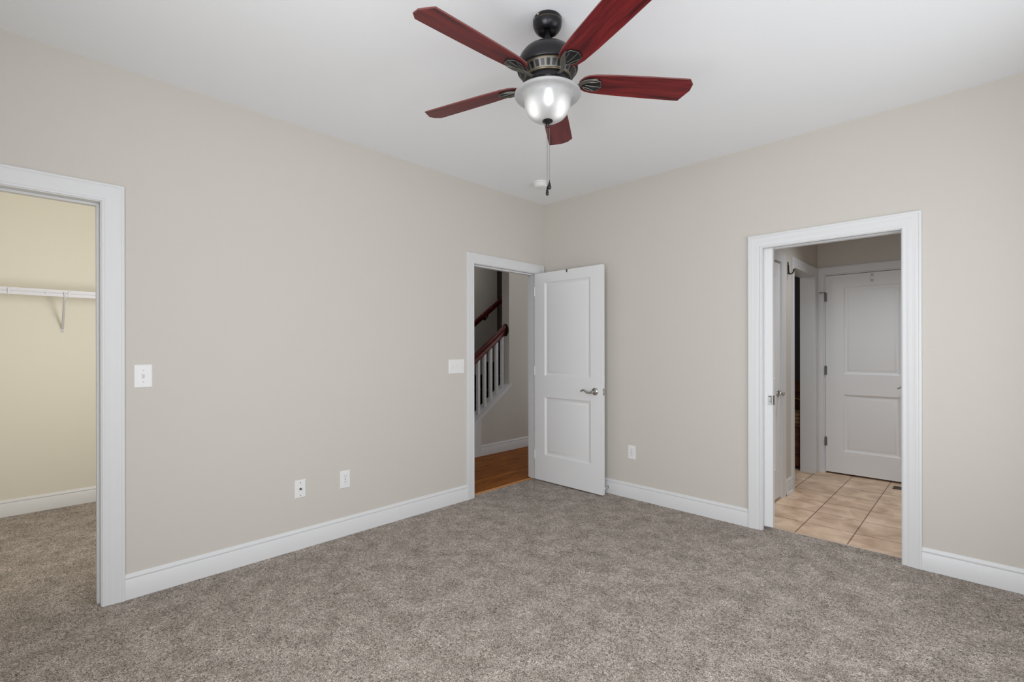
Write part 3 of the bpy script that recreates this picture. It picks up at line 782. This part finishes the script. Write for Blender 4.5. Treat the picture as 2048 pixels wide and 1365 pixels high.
# ------------------------------------------------------------------ ceiling fan
FC = (1.800, -2.072)
FZ = H
fan = thing('ceiling_fan', 'ceiling fan with five cherry red blades, dark bronze motor and frosted glass bowl light', 'ceiling fan', (FC[0], FC[1], FZ))
z_ = lambda z: z - FZ
b = MB(); b.lathe([(0, 0), (.060, 0), (.063, z_(2.735)), (.0635, z_(2.729)), (.0635, z_(2.722)), (.0638, z_(2.721)), (.0638, z_(2.718)), (.0632, z_(2.716)), (.0615, z_(2.706)), (.0575, z_(2.696)), (.051, z_(2.687)), (.043, z_(2.681)), (.039, z_(2.6795)), (.036, z_(2.6795)), (.034, z_(2.688)), (.012, z_(2.695))],
                  (0, 0, 0), 56, mats=[0, 0, 0, 0, 0, 1, 0, 0, 0, 0, 0, 0, 0, 0, 0])
cn = b.build('canopy', ['bronze', 'gold'], fan, smooth=40)
fwd = Vector((-sin(YAW), cos(YAW)))
for da in (-.75, -1.15):
    a = math.atan2(-fwd.y, -fwd.x) + da
    b = MB(); b.lathe([(0, .062), (.0045, .062), (.0045, .065), (0, .067)], (0, 0, 0), 10, 'x')
    b.build('screw', 'chrome', cn, smooth=40, loc=(0, 0, z_(2.730)), rot=(0, 0, a))
b = MB(); b.lathe([(.0125, z_(2.69)), (.0125, z_(2.634)), (.017, z_(2.630)), (.020, z_(2.624)), (.022, z_(2.610))], (0, 0, 0), 24); b.build('downrod', 'bronze', fan, smooth=40)
dome = [(.018, 2.616), (.040, 2.615), (.064, 2.611), (.086, 2.602), (.106, 2.588), (.120, 2.570), (.129, 2.550), (.133, 2.531), (.1335, 2.516), (.131, 2.510), (.124, 2.507)]
b = MB(); b.lathe([(r, z_(z)) for r, z in dome], (0, 0, 0), 64)
mh = b.build('motor_housing', 'bronze', fan, smooth=35)
band = [(.124, 2.507), (.124, 2.505), (.122, 2.503), (.103, 2.474), (.104, 2.471), (.102, 2.468), (.100, 2.468)]
b = MB(); b.lathe([(r, z_(z)) for r, z in band], (0, 0, 0), 64, mats=[1, 1, 0, 1, 1, 0])
vb = b.build('vent_band', ['pewter', 'gold'], fan, smooth=35)
nv = 30
for i in range(nv):
    a = 2 * pi * i / nv
    p0 = Vector((.1205, z_(2.4985))); p1 = Vector((.1065, z_(2.4775)))
    nrm = Vector((p0.y - p1.y, -(p0.x - p1.x))); nrm = Vector((abs(nrm.x), -abs(nrm.y))).normalized() * .0012
    b = MB(); hw = .0068; vs = []
    for P in (p0, p1):
        for s in (-1, 1):
            for off in (-.4, 1):
                R = P.x + nrm.x * off; Z = P.y + nrm.y * off; t = s * hw * (P.x / .115)
                vs.append((R * cos(a) - t * sin(a), R * sin(a) + t * cos(a), Z))
    b.add(vs, [(0, 1, 3, 2), (4, 6, 7, 5), (0, 4, 5, 1), (2, 3, 7, 6), (1, 5, 7, 3), (0, 2, 6, 4)])
    b.build('vent_slot', 'bronze', vb)
b = MB(); b.lathe([(.100, z_(2.468)), (.092, z_(2.463)), (.092, z_(2.448)), (.080, z_(2.444)), (.062, z_(2.440)), (.056, z_(2.436)), (.056, z_(2.424)), (.064, z_(2.420)), (.064, z_(2.412)), (0, z_(2.412))], (0, 0, 0), 56)
b.build('switch_housing', 'bronze', fan, smooth=35)

# blades: radial along local x, pitched so that the counter-clockwise edge hangs lower
PIT = radians(11.9); BZ = z_(2.4686)
def bl_pt(r, y, dz=0.0):
    return (r, y * cos(PIT) + dz * sin(PIT), BZ - y * sin(PIT) + dz * cos(PIT))
w2 = .0669
ol = [(.148, -.022), (.142, -.010), (.142, .010), (.148, .024), (.158, .036), (.175, .047), (.21, .0545), (.30, .060), (.45, .0645), (.60, w2), (.6303, w2),
      (.6577, -.0018), (.6545, -.040), (.6312, -w2), (.60, -w2), (.45, -.0645), (.30, -.060), (.21, -.0545), (.175, -.047), (.158, -.036)]
def blade_mesh():
    b = MB(); n = len(ol); t = .0032
    ins = []
    cx = .40
    for r, y in ol:
        ins.append((r + (.0015 if r < cx else -.0015), y - math.copysign(.0015, y)))
    vs = [bl_pt(r, y, -t) for r, y in ins] + [bl_pt(r, y, -t * .5) for r, y in ol] + [bl_pt(r, y, t * .5) for r, y in ol] + [bl_pt(r, y, t) for r, y in ins]
    b.add(vs, [tuple(range(n)), tuple(range(4 * n - 1, 3 * n - 1, -1))], 0)
    fs = []
    for L in range(3):
        fs += [(L * n + i, L * n + (i + 1) % n, (L + 1) * n + (i + 1) % n, (L + 1) * n + i) for i in range(n)]
    b.add(vs, fs, 1)
    return b
def iron_mesh():
    b = MB(); t0, t1 = -.0035, -.0085
    sh = [(.150, -.022), (.170, -.0345), (.205, -.0385), (.234, -.027), (.246, .006), (.228, .033), (.190, .034), (.165, .022), (.150, .010)]
    n = len(sh)
    ins = [(.196 + (r - .196) * .88, .0 + y * .88) for r, y in sh]
    vs = [bl_pt(r, y, t0) for r, y in sh] + [bl_pt(r, y, t0 - .003) for r, y in sh] + [bl_pt(r, y, t1) for r, y in ins]
    b.add(vs, [tuple(range(n)), tuple(range(3 * n - 1, 2 * n - 1, -1))] + [(L * n + i, L * n + (i + 1) % n, (L + 1) * n + (i + 1) % n, (L + 1) * n + i) for L in range(2) for i in range(n)], 0)
    # raised rim, dividing veins and the broad ribbon that carries the arm into the leaf
    rim = [bl_pt(.196 + (r - .196) * .93, y * .93, -.0085) for r, y in sh]
    b.tube(rim + [rim[0]], .0016, 6, m=1)
    b.tube([bl_pt(.168, .000, -.0092), bl_pt(.205, .004, -.0098), bl_pt(.243, .006, -.0085)], [.0026, .0022, .0014], 6, m=1)
    b.tube([bl_pt(.160, .010, -.0092), bl_pt(.185, .016, -.0096), bl_pt(.212, .030, -.0082)], [.0026, .0022, .0014], 6, m=1)
    b.tube([bl_pt(.172, -.016, -.0092), bl_pt(.205, -.020, -.0096), bl_pt(.232, -.027, -.0082)], [.0022, .002, .0012], 6, m=1)
    cl = [((.086, 0, z_(2.457)), .0085), ((.104, .001, z_(2.452)), .0075), ((.122, .000, z_(2.451)), .0070), ((.138, -.004, z_(2.4535)), .0085),
          (bl_pt(.152, -.011, -.0105), .0115), (bl_pt(.168, -.021, -.0112), .0120), (bl_pt(.186, -.029, -.0108), .0085), (bl_pt(.204, -.0345, -.0095), .0042), (bl_pt(.216, -.036, -.008), .0012)]
    rows = []
    for q, (P, hw) in enumerate(cl):
        P = Vector(P); t = (Vector(cl[min(q + 1, len(cl) - 1)][0]) - Vector(cl[max(q - 1, 0)][0])).normalized()
        sd = t.cross(Vector((0, 0, 1))).normalized(); dn = sd.cross(t).normalized()
        if dn.z > 0: dn = -dn
        th = .0035
        rows.append([P + sd * hw - dn * th, P + sd * hw + dn * th * .2, P + sd * hw * .45 + dn * th, P - sd * hw * .45 + dn * th, P - sd * hw + dn * th * .2, P - sd * hw - dn * th])
    vs = [p for rw in rows for p in rw]; fs = []
    for q in range(len(rows) - 1):
        for k in range(6):
            fs.append((q * 6 + k, q * 6 + (k + 1) % 6, (q + 1) * 6 + (k + 1) % 6, (q + 1) * 6 + k))
    fs.append(tuple(range(5, -1, -1))); fs.append(tuple((len(rows) - 1) * 6 + k for k in range(6)))
    b.add(vs, fs, 1)
    return b
bm_, im_ = blade_mesh(), iron_mesh()
first = None
for kk in range(5):
    a = radians(267.5) + kk * 2 * pi / 5
    if first is None:
        bl0 = bm_.build('blade', ['cherry', 'cherry_edge'], fan, rot=(0, 0, a))
        ir0 = im_.build('blade_bracket', ['bronze', 'pewter'], bl0, smooth=35)
        first = bl0
    else:
        bb = first.copy(); COL.objects.link(bb); bb.parent = fan; bb.rotation_euler = (0, 0, a)
        ii = ir0.copy(); COL.objects.link(ii); ii.parent = bb

bowl = [(.060, 2.428), (.078, 2.417), (.110, 2.414), (.140, 2.4125), (.1445, 2.409), (.145, 2.404), (.142, 2.3995), (.134, 2.398), (.122, 2.3985), (.111, 2.397), (.1045, 2.391), (.1025, 2.380), (.1010, 2.362), (.097, 2.344), (.089, 2.327), (.076, 2.312), (.060, 2.302), (.040, 2.296), (.018, 2.294), (.004, 2.294)]
b = MB(); b.lathe([(r, z_(z)) for r, z in bowl[1:]], (0, 0, 0), 72)
gb = b.build('light_bowl', 'frosted', fan, smooth=60)
tag(gb, 'frosted white glass bowl')
b = MB(); b.lathe([(r, z_(z)) for r, z in [(.004, 2.300), (.022, 2.2945), (.0235, 2.290), (.020, 2.286), (.012, 2.283), (.008, 2.278), (.009, 2.273), (.006, 2.268), (.004, 2.262), (0, 2.260)]], (0, 0, 0), 28)
b.build('finial', 'bronze', fan, smooth=45)
toward = math.atan2(-fwd.y, -fwd.x)
for i in range(3):
    a = toward + i * 2 * pi / 3
    px, py = .052 * cos(a), .052 * sin(a)
    b = MB(); b.lathe([(0, .052), (.008, .050), (.009, .038), (.013, .026), (.0155, .012), (.014, 0), (.008, -.008), (0, -.011)], (0, 0, 0), 18)
    b.build('bulb', 'bulb', fan, smooth=60, loc=(px, py, z_(2.352)))
right = Vector((cos(YAW), sin(YAW)))
for off, zt, zb, nm in ((-.002, 2.262, 2.003, 0), (.0075, 2.262, 2.030, 1)):
    px, py = right.x * off, right.y * off
    b = MB(); b.tube([(px, py, z_(zt)), (px, py, z_(zb))], .0011, 8)
    pc = b.build('pull_chain', 'chain', fan, smooth=45)
    b = MB(); b.lathe([(0, .004), (.0015, .003), (.003, -.006), (.0058, -.016), (.0082, -.026), (.0078, -.033), (.005, -.037), (0, -.038)] if nm else [(0, .004), (.0015, .003), (.003, -.006), (.005, -.014), (.0067, -.026), (.0066, -.033), (.004, -.037), (0, -.038)], (px, py, z_(zb)), 20)
    tag(b.build('pull_knob', 'bronze', pc, smooth=60), 'dark teardrop pull knob')
